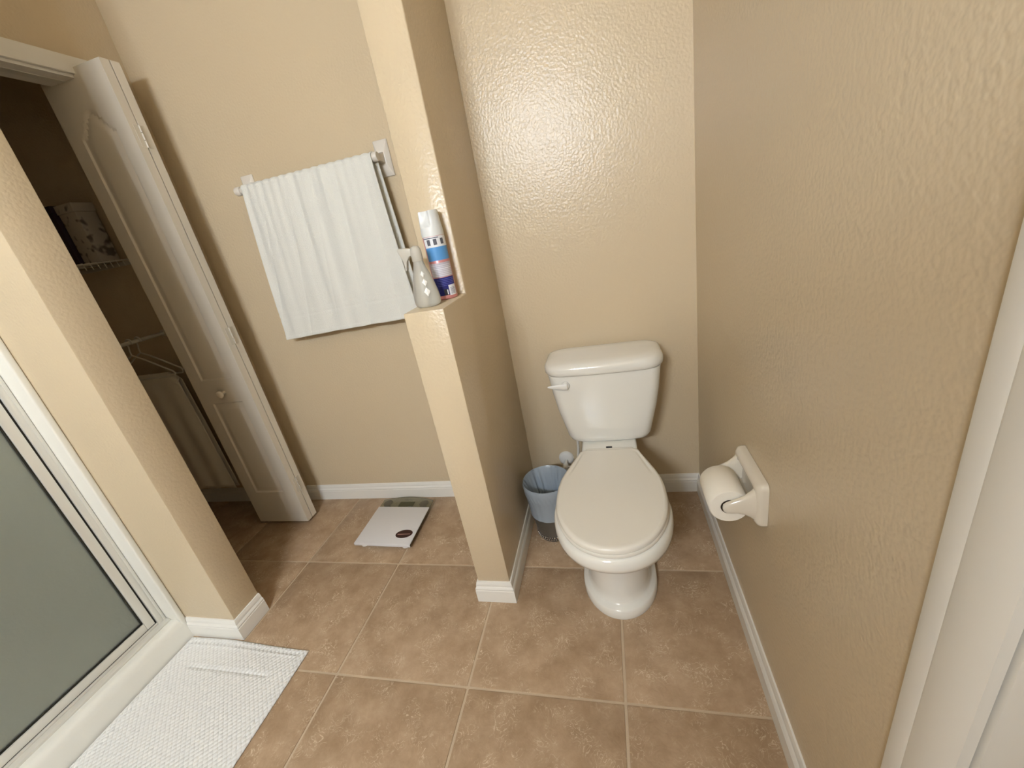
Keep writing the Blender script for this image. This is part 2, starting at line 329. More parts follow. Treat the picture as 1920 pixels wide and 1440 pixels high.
# ------------------------------------------------------------------ folded closet door
d1 = thing('door_1', 'white moulded bifold closet door folded open', 'door', (-2.07, -0.175, 0.0), kind='structure')
DX0, DX1, DZ0, DZ1 = -2.222, -1.920, 0.018, 2.014
def leaf(yface, ydepth, sgn):
    """moulded leaf: visible face at yface (height field), flat back"""
    cxm = (DX0 + DX1) / 2; hw = 0.088
    pans = [(0.205, 0.715, 0.0), (0.830, 1.815, 0.075)]
    def sd_(x, z, p):
        zb, zt, A = p; u = (x - cxm) / hw
        top = zt + (A * 0.5 * (1 + math.cos(PI * max(-1, min(1, u / 0.98)))) if A else 0)
        return max(abs(x - cxm) - hw, zb - z, (z - top) * (0.80 if A else 1))
    def h(x, z):
        s = min(sd_(x, z, p) for p in pans)
        if s >= 0: return 0.0
        s = -s
        if s < 0.006: return -0.0055 * s / 0.006
        if s < 0.012: return -0.0055
        if s < 0.034: return -0.0055 + 0.0050 * (s - 0.012) / 0.022
        return -0.0005
    xs = sorted(set([DX0, DX1] + [round(cxm + s * (hw - d), 5) for s in (-1, 1) for d in (-0.0005, 0, 0.006, 0.012, 0.034, 0.05)] + [round(DX0 + 0.302 * k / 24, 5) for k in range(1, 24)]))
    zs = sorted(set([DZ0, DZ1] + [round(zb + d, 5) for zb, zt, A in pans for d in (0, 0.006, 0.012, 0.034)] + [round(0.715 - d, 5) for d in (0, 0.006, 0.012, 0.034)] + [round(DZ0 + 1.996 * k / 90, 5) for k in range(1, 90)] + [round(1.76 + 0.004 * k, 5) for k in range(40)]))
    nx, nz = len(xs), len(zs)
    main, sub = MB(), [MB(), MB()]
    idx = lambda i, j: (xs[i], yface + sgn * h(xs[i], zs[j]), zs[j])
    cache = {}
    def put(mb, i, j):
        k = (id(mb), i, j)
        if k not in cache: cache[k] = len(mb.v); mb.v.append(idx(i, j))
        return cache[k]
    for j in range(nz - 1):
        for i in range(nx - 1):
            xm, zm = (xs[i] + xs[i + 1]) / 2, (zs[j] + zs[j + 1]) / 2
            tgt = main
            for q, p in enumerate(pans):
                if sd_(xm, zm, p) < -0.010: tgt = sub[q]
            q = [put(tgt, i, j), put(tgt, i + 1, j), put(tgt, i + 1, j + 1), put(tgt, i, j + 1)]
            tgt.f.append(tuple(q) if sgn < 0 or True else tuple(q[::-1]))
    yb_ = yface - sgn * ydepth * -1 if False else yface + ydepth
    # sides and back
    ring = [(DX0, DZ0), (DX1, DZ0), (DX1, DZ1), (DX0, DZ1)]
    o = len(main.v); main.v += [(x, yface, z) for x, z in ring] + [(x, yb_, z) for x, z in ring]
    for a in range(4):
        b = (a + 1) % 4; main.f.append((o + a, o + b, o + 4 + b, o + 4 + a))
    main.f.append((o + 4, o + 5, o + 6, o + 7))
    return main, sub
for k, (yf_, dp, sg) in enumerate([(-0.210, 0.0315, 1 * -1), (-0.1425, -0.0315, 1)]):
    main, sub = leaf(yf_, dp, -1 * (1 if dp > 0 else -1))
    lfo = obj('door_leaf', main, M['door'], d1, smooth=25)
    for sb in sub: obj('raised_panel', sb, M['door'], lfo, smooth=25)
for z in (0.228, 1.011, 1.777):
    hg = obj('hinge', MB().box(DX1, DX1 + 0.0015, -0.197, -0.1785, z - 0.038, z + 0.038).box(DX1, DX1 + 0.0015, -0.1745, -0.156, z - 0.038, z + 0.038), M['hinge'], d1, bevel=0.0005, seg=1)
    for q in range(3): obj('knuckle', MB().lathe([(0.0036, 0), (0.0036, 0.022)], (DX1 + 0.0028, -0.1765, z - 0.036 + 0.025 * q), 'Z', 10), M['hinge'], hg, smooth=40)
obj('knob', MB().lathe([(0.009, 0.0), (0.008, -0.010), (0.0105, -0.014), (0.0160, -0.020), (0.0175, -0.026), (0.0150, -0.031), (0.008, -0.034), (0.001, -0.0345)], (-2.060, -0.2105, 0.765), 'Y', 24), M['door'], d1, smooth=60, label='small round white knob')
trk = obj('top_track', B(XL - 0.075, XL - 0.045, OY1 + 0.01, OY0 - 0.015, OZ - 0.0165 + 0.0, OZ - 0.0151), M['alu'], d1)

# ------------------------------------------------------------------ closet contents
rd = thing('closet_rod', 'white rod holding hangers in the dark closet', 'rod', (-2.515, -0.35, 1.05))
obj('rod', MB().lathe([(0.009, -0.69), (0.009, -0.006)], (-2.515, 0, 1.045), 'Y', 14), M['wire'], rd, smooth=40)
obj('end_socket', B(-2.53, -2.44, -0.006, -0.0005, 1.030, 1.062), M['wire'], rd, bevel=0.002)
sf = thing('wire_shelf', 'white wire shelf high inside the dark closet', 'shelf', (-2.65, -0.35, 1.405))
for x in (-2.455, -2.65, -2.838): obj('rail_wire', MB().lathe([(0.003, -0.69), (0.003, -0.002)], (x, 0, 1.405), 'Y', 8), M['wire'], sf, smooth=40)
dk = MB()
for q in range(26): dk.tube([(-2.845, -0.012 - 0.0265 * q, 1.409), (-2.455, -0.012 - 0.0265 * q, 1.409), (-2.450, -0.012 - 0.0265 * q, 1.380)], 0.0016, 5)
obj('wire_deck', dk, M['wire'], sf, smooth=50)
obj('end_bracket', B(-2.83, -2.45, -0.004, -0.0005, 1.385, 1.404), M['wire'], sf)
bxm = mat('printed_box', (0.5, 0.45, 0.38), 0.7); M['box'] = bxm
mottle(bxm, 26, (0.16, 0.13, 0.11), (0.50, 0.45, 0.38), 0.34, 0.44, 1.0)
tag(obj('storage_box', MB().box(-2.628, -2.530, -0.10, -0.015, 1.4115, 1.628).box(-2.631, -2.527, -0.103, -0.012, 1.6285, 1.665), bxm, base=(-2.58, -0.06, 1.411), bevel=0.002), 'pale printed box standing on the closet wire shelf', 'box')
tag(obj('storage_box', MB().box(-2.765, -2.640, -0.11, -0.015, 1.4115, 1.640).box(-2.768, -2.637, -0.113, -0.012, 1.6405, 1.67), flat('dark_plum', (0.035, 0.018, 0.03)), base=(-2.70, -0.06, 1.411), bevel=0.002), 'dark plum box beside the pale box on the shelf', 'box')
def hanger(x, y, label):
    t = thing('clothes_hanger', label, 'hanger', (x, y, 0.862), 'hangers on the closet rod')
    zc = 1.045
    hook = [(x + 0.025 + 0.018 * math.cos(a), y, zc + 0.0 + 0.0175 * math.sin(a)) for a in [math.radians(q) for q in range(-20, 181, 20)]]
    hook = hook + [(x + 0.010, y, zc - 0.02), (x + 0.001, y, 1.005), (x, y, 0.985)]
    obj('hook', MB().tube(hook, 0.0035, 8), M['wire'], t, smooth=60)
    rw = 0.205
    pts = [(x, y, 0.985), (x + 0.05, y, 0.965), (x + 0.15, y, 0.912), (x + rw - 0.01, y, 0.888), (x + rw, y, 0.876), (x + rw - 0.008, y, 0.864), (x + 0.1, y, 0.862), (x - 0.1, y, 0.862), (x - rw + 0.008, y, 0.864), (x - rw, y, 0.876), (x - rw + 0.01, y, 0.888), (x - 0.15, y, 0.912), (x - 0.05, y, 0.965), (x, y, 0.985)]
    obj('frame', MB().tube(pts, 0.004, 8), M['wire'], t, smooth=60)
hanger(-2.540, -0.130, 'white plastic hanger with the pale cloth over it')
hanger(-2.540, -0.172, 'bare white plastic hanger nearest the closet opening')
def drape(name, label, cat, x0, x1, y, ztop, zbot, material, amp, seed, gap=0.012):
    rnd = random.Random(seed); ks = [(rnd.uniform(3, 9), rnd.uniform(0, 6.28), rnd.uniform(0.4, 1)) for _ in range(5)]
    nu, nv = 60, 60
    def P(i, j):
        u, v = i / nu, j / nv
        f = sum(a * math.sin(k * u * 2.2 + ph) for k, ph, a in ks) / 2.5
        s = abs(v - 0.5) * 2                      # 0 at the bar, 1 at the hem
        side = -1 if v < 0.5 else 1
        z = ztop + 0.006 - (ztop - zbot + 0.02 * f * s) * s
        if s < 0.06: z = ztop + 0.006 - (ztop - zbot) * 0.06 * (s / 0.06) ** 2
        sp = 1 + 0.10 * s * (1 if u > 0.5 else 0.5)
        x = (x0 + x1) / 2 + (u - 0.5) * (x1 - x0) * sp
        yy = y + side * min(gap, 0.006 + 0.2 * s) + amp * f * min(1, s * 2.5)
        rd_ = max(0, u - 0.82) / 0.18
        return (x, yy, z - 0.035 * rd_ * rd_ * (1 - s))
    o = obj(name, MB().grid(P, nu, nv), material, base=((x0 + x1) / 2, y, zbot), smooth=70)
    md = o.modifiers.new('thickness', 'SOLIDIFY'); md.thickness = 0.003
    return tag(o, label, cat)
M['linen'] = mat('cream_linen', (0.74, 0.67, 0.55), 0.9, sheen=0.2); bump(M['linen'], 300, 0.001, 0.4)
drape('draped_cloth', 'cream cloth draped over a hanger in the closet', 'cloth', -2.735, -2.385, -0.130, 0.866, 0.185, M['linen'], 0.018, 3)

# ------------------------------------------------------------------ towel bar and towel
BY, BZ = -0.072, 1.552
tb = thing('towel_bar', 'white ceramic towel bar on the tan wall', 'towel bar', (-1.395, 0, BZ))
for x in (-1.700, -1.086):
    pr_ = lambda w_, h_, y: [(x - w_, y, BZ - h_), (x + w_, y, BZ - h_), (x + w_, y, BZ + h_), (x - w_, y, BZ + h_)]
    pl = obj('wall_plate', MB().loft([pr_(0.029, 0.062, -0.0005), pr_(0.029, 0.062, -0.006), pr_(0.018, 0.034, -0.017), pr_(0.013, 0.020, -0.021)]), M['towelbar'], tb, bevel=0.003, seg=2)
    obj('post', MB().loft([pr_(0.012, 0.020, -0.020), pr_(0.009, 0.013, -0.040), pr_(0.009, 0.013, BY - 0.004)]), M['towelbar'], pl, bevel=0.003, seg=2)
    obj('end_cap', MB().lathe([(0.0145, -0.012), (0.0165, -0.009), (0.0165, 0.009), (0.0145, 0.012)], (x, BY, BZ), 'X', 24), M['towelbar'], pl, smooth=50)
obj('bar', MB().lathe([(0.0095, -1.688), (0.0095, -1.098)], (0, BY, BZ), 'X', 20), M['towelbar'], tb, smooth=50)

rnd = random.Random(11)
folds = [(rnd.uniform(5.0, 7), rnd.uniform(0, 6.28), 0.5), (rnd.uniform(8, 12), rnd.uniform(0, 6.28), 0.8), (rnd.uniform(13, 17), rnd.uniform(0, 6.28), 0.7), (rnd.uniform(20, 26), rnd.uniform(0, 6.28), 0.45)]
def fold(u, s):
    uu = u + 0.05 * (u - 0.35) * s
    top = sum(a * math.sin(2 * PI * k * 0.5 * uu + ph) for k, ph, a in folds[1:]) * 0.6 + 0.5 * math.sin(2 * PI * 16 * uu + 1.0)
    low = sum(a * math.sin(2 * PI * k * 0.5 * uu + ph + 0.6 * s) for k, ph, a in folds[:3])
    low = math.copysign(abs(low) ** 0.8, low)
    cr = abs(math.sin(PI * (5.2 * uu + 0.9 * s * (1 - uu)) + 0.7)) ** 0.55 - 0.7
    return 0.0030 * top * (1 - s) ** 1.5 + (0.0062 * low + 0.0110 * cr) * min(1, 0.25 + 1.1 * s) * (1 - 0.45 * s)
NU, NF, NA = 200, 150, 14
LF, LB = 0.597, 0.575
def TP(i, j):
    u = i / NU
    if j <= NF:                                    # front sheet, hem to bar
        s = 1 - j / NF
        xa = -1.672 + 0.0 - 0.075 * s; xb = -1.092 + 0.020 * s
        x = xa + (xb - xa) * u
        z = BZ - LF * s + 0.010 * (u - 0.5) * s - 0.012 * s * (1 - u) ** 2
        y = BY - 0.0145 - 0.004 * s - fold(u, s) + 0.014 * s * s
        if 0.79 < s < 0.86: y += 0.0016 if 0.80 < s < 0.812 or 0.838 < s < 0.85 else 0.0006
        if s > 0.975: y -= 0.0018
        return (x, y, z)
    if j <= NF + NA:
        a = PI * (j - NF) / NA; r = 0.0145 + 0.0026 * (0.5 + 0.5 * math.sin(2 * PI * 16 * u + 1.0))
        xa, xb = -1.672, -1.092 + 0.004 * (j - NF) / NA
        return (xa + (xb - xa) * u, BY - r * math.cos(a) - fold(u, 0) * math.cos(a) * (1 if a < PI / 2 else 0), BZ + r * math.sin(a))
    s = (j - NF - NA) / NF
    xa = -1.672 - 0.045 * s; xb = -1.088 + 0.030 * s
    return (xa + (xb - xa) * u, BY + 0.0145 + 0.006 * s + 0.35 * fold(u, s), BZ - LB * s)
tw = obj('bath_towel', MB().grid(TP, NU, NF * 2 + NA), M['terry'], base=(-1.39, BY, BZ), smooth=180)
md = tw.modifiers.new('thickness', 'SOLIDIFY'); md.thickness = 0.0045; md.offset = 0
tag(tw, 'white terry bath towel hanging over the towel bar', 'towel')

# ------------------------------------------------------------------ toilet
TX = -0.366
def egg(z, hw, yf, ym, yb, ef=2.0, eb=2.4, n=64, dx=0.0):
    out = []
    for k in range(n):
        a = 2 * PI * k / n; c, s = math.cos(a), math.sin(a)
        e = ef if s < 0 else eb
        X = math.copysign(abs(c) ** (2 / e), c) * hw
        L = (ym - yf) if s < 0 else (yb - ym)
        Y = math.copysign(abs(s) ** (2 / e), s) * L
        out.append((TX + dx + X, ym + Y, z))
    return out
to = thing('toilet', 'white two piece toilet with its lid closed', 'toilet', (TX, -0.42, 0))
rings = [egg(0.0, .126, -.664, -.50, -.14, 2, 3), egg(0.006, .128, -.667, -.50, -.14, 2, 3), egg(0.030, .126, -.664, -.50, -.14, 2, 3), egg(0.036, .122, -.659, -.50, -.14, 2, 3),
         egg(0.040, .112, -.645, -.50, -.14, 2, 3), egg(0.048, .1065, -.638, -.50, -.14, 2, 3), egg(0.075, .1045, -.636, -.50, -.14, 2, 3), egg(0.13, .104, -.634, -.50, -.14, 2, 3), egg(0.19, .106, -.634, -.50, -.14, 2, 3),
         egg(0.225, .114, -.645, -.51, -.12, 2, 3), egg(0.255, .126, -.662, -.52, -.10, 2.05, 3), egg(0.28, .141, -.694, -.535, -.08, 2.1, 3), egg(0.305, .159, -.738, -.55, -.07, 2.12, 2.8),
         egg(0.325, .172, -.773, -.56, -.06, 2.15, 2.6), egg(0.340, .1785, -.793, -.565, -.05, 2.15, 2.5), egg(0.355, .180, -.799, -.565, -.045, 2.15, 2.5), egg(0.372, .179, -.797, -.565, -.045, 2.15, 2.5),
         egg(0.382, .175, -.792, -.565, -.048, 2.15, 2.5), egg(0.386, .168, -.785, -.565, -.052, 2.15, 2.5)]
def deckfix(r):
    """narrow the rear of the bowl to the deck that carries the tank"""
    out = []
    for x, y, z in r:
        if y > -0.54 and z > 0.2:
            t = min(1, (y + 0.54) / 0.26)
            lim = 0.180 * (1 - t) + 0.100 * t
            x = TX + max(-lim, min(lim, x - TX))
        out.append((x, y, z))
    return out
bowl = obj('bowl', MB().loft([deckfix(r) for r in rings]), M['porcelain'], to, smooth=50)
dr = lambda z, hw, y0, y1: [(TX + sx * hw, yy, z) for sx, yy in ((-1, y0), (1, y0), (1, y1), (-1, y1))]
obj('tank_deck', MB().loft([dr(0.33, .098, -.275, -.05), dr(0.400, .104, -.283, -.05)]), M['porcelain'], bowl, bevel=0.010, seg=3)
def lidring(z, grow=0.0, k=1.0, n=96):
    """outline of seat and lid: oval front, tapered cut-off rear"""
    cy_ = -0.555; pts = []
    hw, fr, bk, bw = 0.1685 + grow, 0.232 + grow, 0.265 + grow, 0.102 + grow * 0.5
    for q in range(n):
        a = 2 * PI * q / n; c, s = math.cos(a), math.sin(a)
        if s < 0: X, Y = hw * math.copysign(abs(c) ** (2 / 2.12), c), -fr * abs(s) ** (2 / 2.12)
        else:
            # ray to the rear outline made of: curve from (hw,0) to (bw+.048,.14) to (bw,.265)
            poly = [(hw, 0.0), (hw - 0.001, 0.045), (hw - 0.006, 0.085), (hw - 0.017, 0.125), (hw - 0.035, 0.175), (hw - 0.052, 0.220), (bw + 0.003, bk - 0.010), (bw - 0.008, bk), (0.0, bk)]
            c_ = abs(c); best = None
            for (x0, y0), (x1, y1) in zip(poly[:-1], poly[1:]):
                # intersection of ray t*(c_,s) with the segment
                dx, dy = x1 - x0, y1 - y0; det = c_ * (-dy) - s * (-dx)
                if abs(det) < 1e-9: continue
                t = (x0 * (-dy) - y0 * (-dx)) / det; w_ = (c_ * y0 - s * x0) / det
                if -1e-6 <= w_ <= 1 + 1e-6 and t > 0 and (best is None or t < best): best = t
            best = best or hw
            X, Y = math.copysign(c_ * best, c), s * best
        pts.append((TX + X * k, cy_ + Y * k, z))
    return pts
obj('seat', MB().loft([lidring(0.3875, -0.004), lidring(0.3885, 0.001), lidring(0.396, 0.003), lidring(0.4005, 0.0)]), M['seat'], to, smooth=50)
def groove(p):
    x, y, z = p; ax = abs(x - TX)
    # crease running from the rear corner forwards and outwards
    ax0, ay0, ax1, ay1 = 0.098, -0.318, 0.135, -0.445
    dx, dy = ax1 - ax0, ay1 - ay0; t = ((ax - ax0) * dx + (y - ay0) * dy) / (dx * dx + dy * dy)
    if t < -0.05 or t > 1.1: return p
    d = abs((ax - ax0) * dy - (y - ay0) * dx) / math.hypot(dx, dy)
    side = ((ax - ax0) * dy - (y - ay0) * dx)
    f = max(0, 1 - d / 0.008) * min(1, (1.1 - t) * 3)
    return (x, y, z - 0.0032 * f)
lr = [lidring(0.4015, -0.003), lidring(0.4025, 0.0), lidring(0.411, 0.0), lidring(0.4155, -0.0025), lidring(0.4180, -0.007)]
for k in [0.96 - 0.01 * q for q in range(44)] + [0.48, 0.4, 0.3, 0.2, 0.1, 0.03]:
    lr.append([groove(p) for p in lidring(0.4190 + 0.004 * (1 - k), -0.002, max(k, 0.004))])
lid = obj('seat_lid', MB().loft(lr), M['seat'], to, smooth=60)
obj('hinge_bar', B(TX - 0.085, TX + 0.085, -0.289, -0.277, 0.4005, 0.4125), M['seat'], to, bevel=0.003)
obj('tank_bolt', B(TX - 0.010, TX + 0.012, -0.2745, -0.2590, 0.4002, 0.408), M['black'], to, label='small black rubber bolt cap')
# tank: rounded trapezoid that narrows downwards with a bowed front
def tring(z, hw, yf, yb, r=0.035, bow=0.010, n=10):
    pts = []
    cs = [(-hw + r, yf + r, PI, 1.5 * PI), (hw - r, yf + r, 1.5 * PI, 2 * PI), (hw - r, yb - r * .6, 0, .5 * PI), (-hw + r, yb - r * .6, .5 * PI, PI)]
    for q, (cx_, cy_, a0, a1) in enumerate(cs):
        for k in range(n + 1):
            a = a0 + (a1 - a0) * k / n; ry = r if q < 2 else r * .6
            pts.append([cx_ + r * math.cos(a), cy_ + ry * math.sin(a)])
        if q == 0:
            for k in range(1, 10): pts.append([-hw + r + (2 * hw - 2 * r) * k / 10, yf])
    out = []
    for x, y in pts:
        if y < (yf + yb) / 2: y -= bow * max(0, 1 - (x / hw) ** 2)
        out.append((TX + 0.004 + x, y, z))
    return out
tk = [tring(0.4005, .128, -.192, -.060), tring(0.4025, .140, -.201, -.048), tring(0.409, .150, -.207, -.040), tring(0.425, .158, -.210, -.036), tring(0.47, .168, -.211, -.032), tring(0.54, .184, -.214, -.030), tring(0.61, .195, -.216, -.028), tring(0.692, .204, -.217, -.026)]
tank = obj('tank', MB().loft(tk), M['porcelain'], to, smooth=50)
lt = [tring(0.6925, .206, -.219, -.024, .06, .012), tring(0.694, .212, -.225, -.020, .066, .012), tring(0.700, .2155, -.229, -.018, .07, .012), tring(0.712, .2165, -.230, -.018, .072, .012), tring(0.722, .215, -.2285, -.019, .072, .012), tring(0.7305, .2105, -.224, -.022, .072, .012), tring(0.737, .203, -.216, -.028, .07, .012), tring(0.7415, .192, -.205, -.037, .066, .012), tring(0.744, .176, -.190, -.048, .058, .010), tring(0.7453, .12, -.150, -.080, .03, .006)]
obj('tank_lid', MB().loft(lt), M['porcelain'], to, smooth=60)
hb = obj('flush_handle', MB().lathe([(0.017, -0.0005), (0.017, -0.006), (0.013, -0.012), (0.004, -0.014)], (TX - 0.135, -0.2195, 0.656), 'Y', 24), M['whiteplastic'], to, smooth=50)
lv = MB()
sec = []
for t_ in [0, 0.12, 0.3, 0.5, 0.7, 0.85, 0.95, 1.0]:
    x = TX - 0.127 - 0.072 * t_; hh = 0.0130 * (1 - t_) ** 0.6 + 0.0016; dd = 0.006 * (1 - 0.6 * t_); zc = 0.656 + 0.006 * t_ * t_; yc = -0.236 - 0.004 * t_
    sec.append([(x, yc + dd * math.sin(a), zc + hh * math.cos(a)) for a in [2 * PI * q / 16 for q in range(16)]])
obj('lever', lv.loft(sec), M['whiteplastic'], hb, smooth=60)

# water supply
sv = thing('supply_valve', 'white water supply valve on wall beside toilet', 'valve', (-0.573, 0, 0.19))
obj('escutcheon', MB().lathe([(0.035, -0.0005), (0.034, -0.006), (0.027, -0.013), (0.010, -0.015)], (-0.573, 0, 0.198), 'Y', 28), M['whiteplastic'], sv, smooth=50)
obj('stub_pipe', MB().lathe([(0.007, -0.013), (0.007, -0.050)], (-0.573, 0, 0.193), 'Y', 14), M['whiteplastic'], sv, smooth=50)
obj('valve_body', MB().lathe([(0.012, -0.05), (0.013, -0.06), (0.013, -0.075), (0.010, -0.085)], (-0.573, 0, 0.193), 'Y', 16), M['whiteplastic'], sv, smooth=50)
obj('hose', MB().tube([(-0.562, -0.068, 0.193), (-0.535, -0.070, 0.196), (-0.512, -0.076, 0.225), (-0.502, -0.085, 0.30), (-0.498, -0.100, 0.36), (-0.494, -0.108, 0.3985)], 0.005, 10), M['whiteplastic'], sv, smooth=60)

# ------------------------------------------------------------------ trash can and liner
KX, KY, KH = -0.627, -0.262, 0.268
M['pewter'] = mat('pewter', (0.16, 0.15, 0.13), 0.35, metal=0.6); bump(M['pewter'], 160, 0.0015, 0.4)
tcn = thing('trash_can', 'small grey round trash can beside the toilet', 'trash can', (KX, KY, 0))
R0, R1 = 0.066, 0.096
rz = lambda z: R0 + (R1 - R0) * (z / KH) ** 0.9
obj('can_body', MB().lathe([(R0 - 0.004, 0), (R0, 0.004)] + [(rz(z), z) for z in (0.03, 0.06, 0.1, 0.15, 0.2, 0.25, KH)] + [(R1 - 0.003, KH)] + [(rz(z) - 0.003, z) for z in (0.25, 0.15, 0.05, 0.012)], (KX, KY, 0), 'Z', 48, (True, True)), M['pewter'], tcn, smooth=50)
bd = MB()
for row, (z, n, r) in enumerate([(0.018, 46, 0.0042), (0.029, 46, 0.0042)]):
    for q in range(n):
        a = 2 * PI * (q + 0.5 * row) / n; rr = rz(z) + 0.0015
        bd.lathe([(r * math.sin(PI * k / 5) + 1e-4, -r * math.cos(PI * k / 5)) for k in range(6)], (KX + rr * math.cos(a), KY + rr * math.sin(a), z), 'Z', 6)
obj('bead_band', bd, flat('bead_silver', (0.45, 0.42, 0.38), 0.2, metal=0.9), tcn, smooth=60, kind='stuff', label='row of silver beads')
M['liner'] = mat('liner_plastic', (0.33, 0.375, 0.42), 0.24, spec=0.5); bump(M['liner'], 45, 0.004, 0.35, 2)
M['liner'].node_tree.nodes['Principled BSDF'].inputs['Subsurface Weight'].default_value = 0.0
ln = MB(); NN = 240; rnd = random.Random(4)
ph = [(k, rnd.uniform(0, 6.28), rnd.uniform(.4, 1)) for k in (5, 8, 11, 17, 23)]
def emb(z, r):
    return [(KX + (r + 0.0016 * max(0, math.sin(34 * a + 90 * z)) ** 2) * math.cos(a), KY + (r + 0.0016 * max(0, math.sin(34 * a + 90 * z)) ** 2) * math.sin(a), z) for a in [2 * PI * q / NN for q in range(NN)]]
def lring(z, r, amp, tw_=0.0):
    return [(KX + (r + amp * sum(c * math.sin(k * a + p + tw_ * k) for k, p, c in ph)) * math.cos(a), KY + (r + amp * sum(c * math.sin(k * a + p + tw_ * k) for k, p, c in ph)) * math.sin(a), z) for a in [2 * PI * q / NN for q in range(NN)]]
rr = [lring(0.120, rz(0.12) + 0.0045, 0.0006), lring(0.124, rz(0.124) + 0.0035, 0.0005), lring(0.16, rz(0.16) + 0.0025, 0.0004), lring(0.212, rz(0.212) + 0.0025, 0.0004)] + [emb(0.216 + 0.0025 * q, rz(0.216 + 0.0025 * q) + 0.003) for q in range(9)] + [lring(0.242, rz(0.242) + 0.003, 0.0004), lring(0.262, rz(0.262) + 0.0035, 0.0004),
      lring(KH + 0.004, R1 - 0.001, 0.0003), lring(0.262, R1 - 0.0075, 0.0006), lring(0.23, R1 - 0.016, 0.0026, .02), lring(0.19, R1 - 0.024, 0.0042, .04), lring(0.14, R1 - 0.034, 0.0045, .06), lring(0.08, R0 - 0.010, 0.0030, .08), lring(0.05, R0 - 0.022, 0.003, .1), lring(0.042, 0.01, 0.0005)]
tag(obj('trash_liner', ln.loft(rr, (False, True)), M['liner'], base=(KX, KY, 0.03), smooth=70, fixn=False), 'blue grey plastic liner bag folded over the trash can rim', 'bag')

# ------------------------------------------------------------------ toilet paper holder and roll
HY, HZ = -0.682, 0.538
hp = thing('paper_holder', 'almond ceramic toilet paper holder on the right wall', 'paper holder', (0, HY, HZ))
def rrect(x, hy, hz, r, n=6):
    out = []
    for cy_, cz_, a0 in ((hy - r, hz - r, 0), (-hy + r, hz - r, .5 * PI), (-hy + r, -hz + r, PI), (hy - r, -hz + r, 1.5 * PI)):
        for k in range(n + 1): a = a0 + .5 * PI * k / n; out.append((x, HY + cy_ + r * math.cos(a), HZ + cz_ + r * math.sin(a)))
    return out
obj('wall_plate', MB().loft([rrect(-0.0005, .094, .061, .014), rrect(-0.012, .094, .061, .014), rrect(-0.019, .0915, .0585, .014), rrect(-0.0245, .085, .052, .014), rrect(-0.026, .076, .043, .014), rrect(-0.0245, .068, .035, .014), rrect(-0.014, .058, .030, .014), rrect(-0.012, .03, .015, .01)]), M['ceramic'], hp, smooth=50)
for s_ in (-1, 1):
    yc = HY + s_ * 0.0725; secs = []
    for x, hz_, hy_, dz in [(-0.014, .054, .016, 0.0), (-0.023, .046, .0145, 0.0), (-0.032, .036, .0120, 0.0), (-0.045, .0265, .0100, 0.0), (-0.060, .0205, .0090, 0.0), (-0.074, .0175, .0082, -0.001), (-0.084, .0145, .0074, -0.002), (-0.0905, .0095, .0052, -0.002), (-0.0925, .003, .002, -0.002)]:
        secs.append([(x, yc + hy_ * math.copysign(abs(math.sin(a)) ** .7, math.sin(a)), HZ + dz - 0.012 * min(1, (-x) / .08) + hz_ * math.copysign(abs(math.cos(a)) ** .8, math.cos(a))) for a in [2 * PI * q / 24 for q in range(24)]])
    obj('arm', MB().loft(secs), M['ceramic'], hp, smooth=60)
RX, RZ, RR = -0.074, HZ - 0.0215, 0.0465
rl = thing('toilet_paper', 'part used white toilet paper roll on the holder', 'toilet paper', (RX, HY, RZ))
RY0, RY1 = HY - 0.0605, HY + 0.052
obj('paper_roll', MB().lathe([(0.0205, RY0), (0.044, RY0), (RR, RY0 + 0.003), (RR, RY1 - 0.003), (0.044, RY1), (0.0205, RY1), (0.0205, RY0)], (RX, 0, RZ), 'Y', 48, (False, False)), M['paper'], rl, smooth=40)
obj('core', MB().lathe([(0.0203, RY0 + 0.001), (0.0203, RY1 - 0.001), (0.0188, RY1 - 0.001), (0.0188, RY0 + 0.001), (0.0203, RY0 + 0.001)], (RX, 0, RZ), 'Y', 32, (False, False)), M['card'], rl, smooth=40)
obj('spindle', MB().lathe([(0.009, HY - 0.066), (0.009, HY + 0.066)], (RX, 0, HZ - 0.012), 'Y', 16), flat('dark_spindle', (0.05, 0.04, 0.035), 0.5), hp, smooth=40)

# ------------------------------------------------------------------ bathroom scale
sc = thing('bathroom_scale', 'white and glass bathroom scale on the floor by the back wall', 'scale', (-1.405, -0.2, 0))
def sp(u, v):                                     # scale frame: u 0..1 left to right, v front to back in metres
    x = -1.541 + 0.286 * u + (-0.006 * v / 0.3) * 1.0 - 0.012 * v; y = -0.372 - 0.010 * u + v; return x, y
NB = 20
out = [sp(0.004, 0.002), sp(0.996, 0.002), sp(0.996, 0.308)] + [sp(0.996 - 0.992 * k / NB, 0.308 + 0.026 * math.sin(PI * k / NB) ** 0.8) for k in range(1, NB)] + [sp(0.004, 0.308)]
M['sglass'] = mat('greenish_glass', (0.62, 0.64, 0.50), 0.06, trans=0.9, ior=1.5)
obj('glass_platform', MB().loft([[(x, y, 0.0225) for x, y in out], [(x, y, 0.0285) for x, y in out]]), M['sglass'], sc, bevel=0.0008, seg=1)
wp = [sp(0.0, -0.001), sp(1, -0.001), sp(1.0, 0.249), sp(0.0, 0.249)]
obj('white_plate', MB().loft([[(x, y, 0.0287) for x, y in wp], [(x, y, 0.0335) for x, y in wp]]), flat('scale_white', (0.74, 0.72, 0.72), 0.3), sc, bevel=0.0015)
fl = [sp(-0.002, -0.003), sp(1.002, -0.003), sp(1.002, 0.0015), sp(-0.002, 0.0015)]
obj('front_lip', MB().loft([[(x, y, 0.0200) for x, y in fl], [(x, y, 0.0325) for x, y in fl]]), flat('scale_white', (0, 0, 0)), sc, bevel=0.0012)
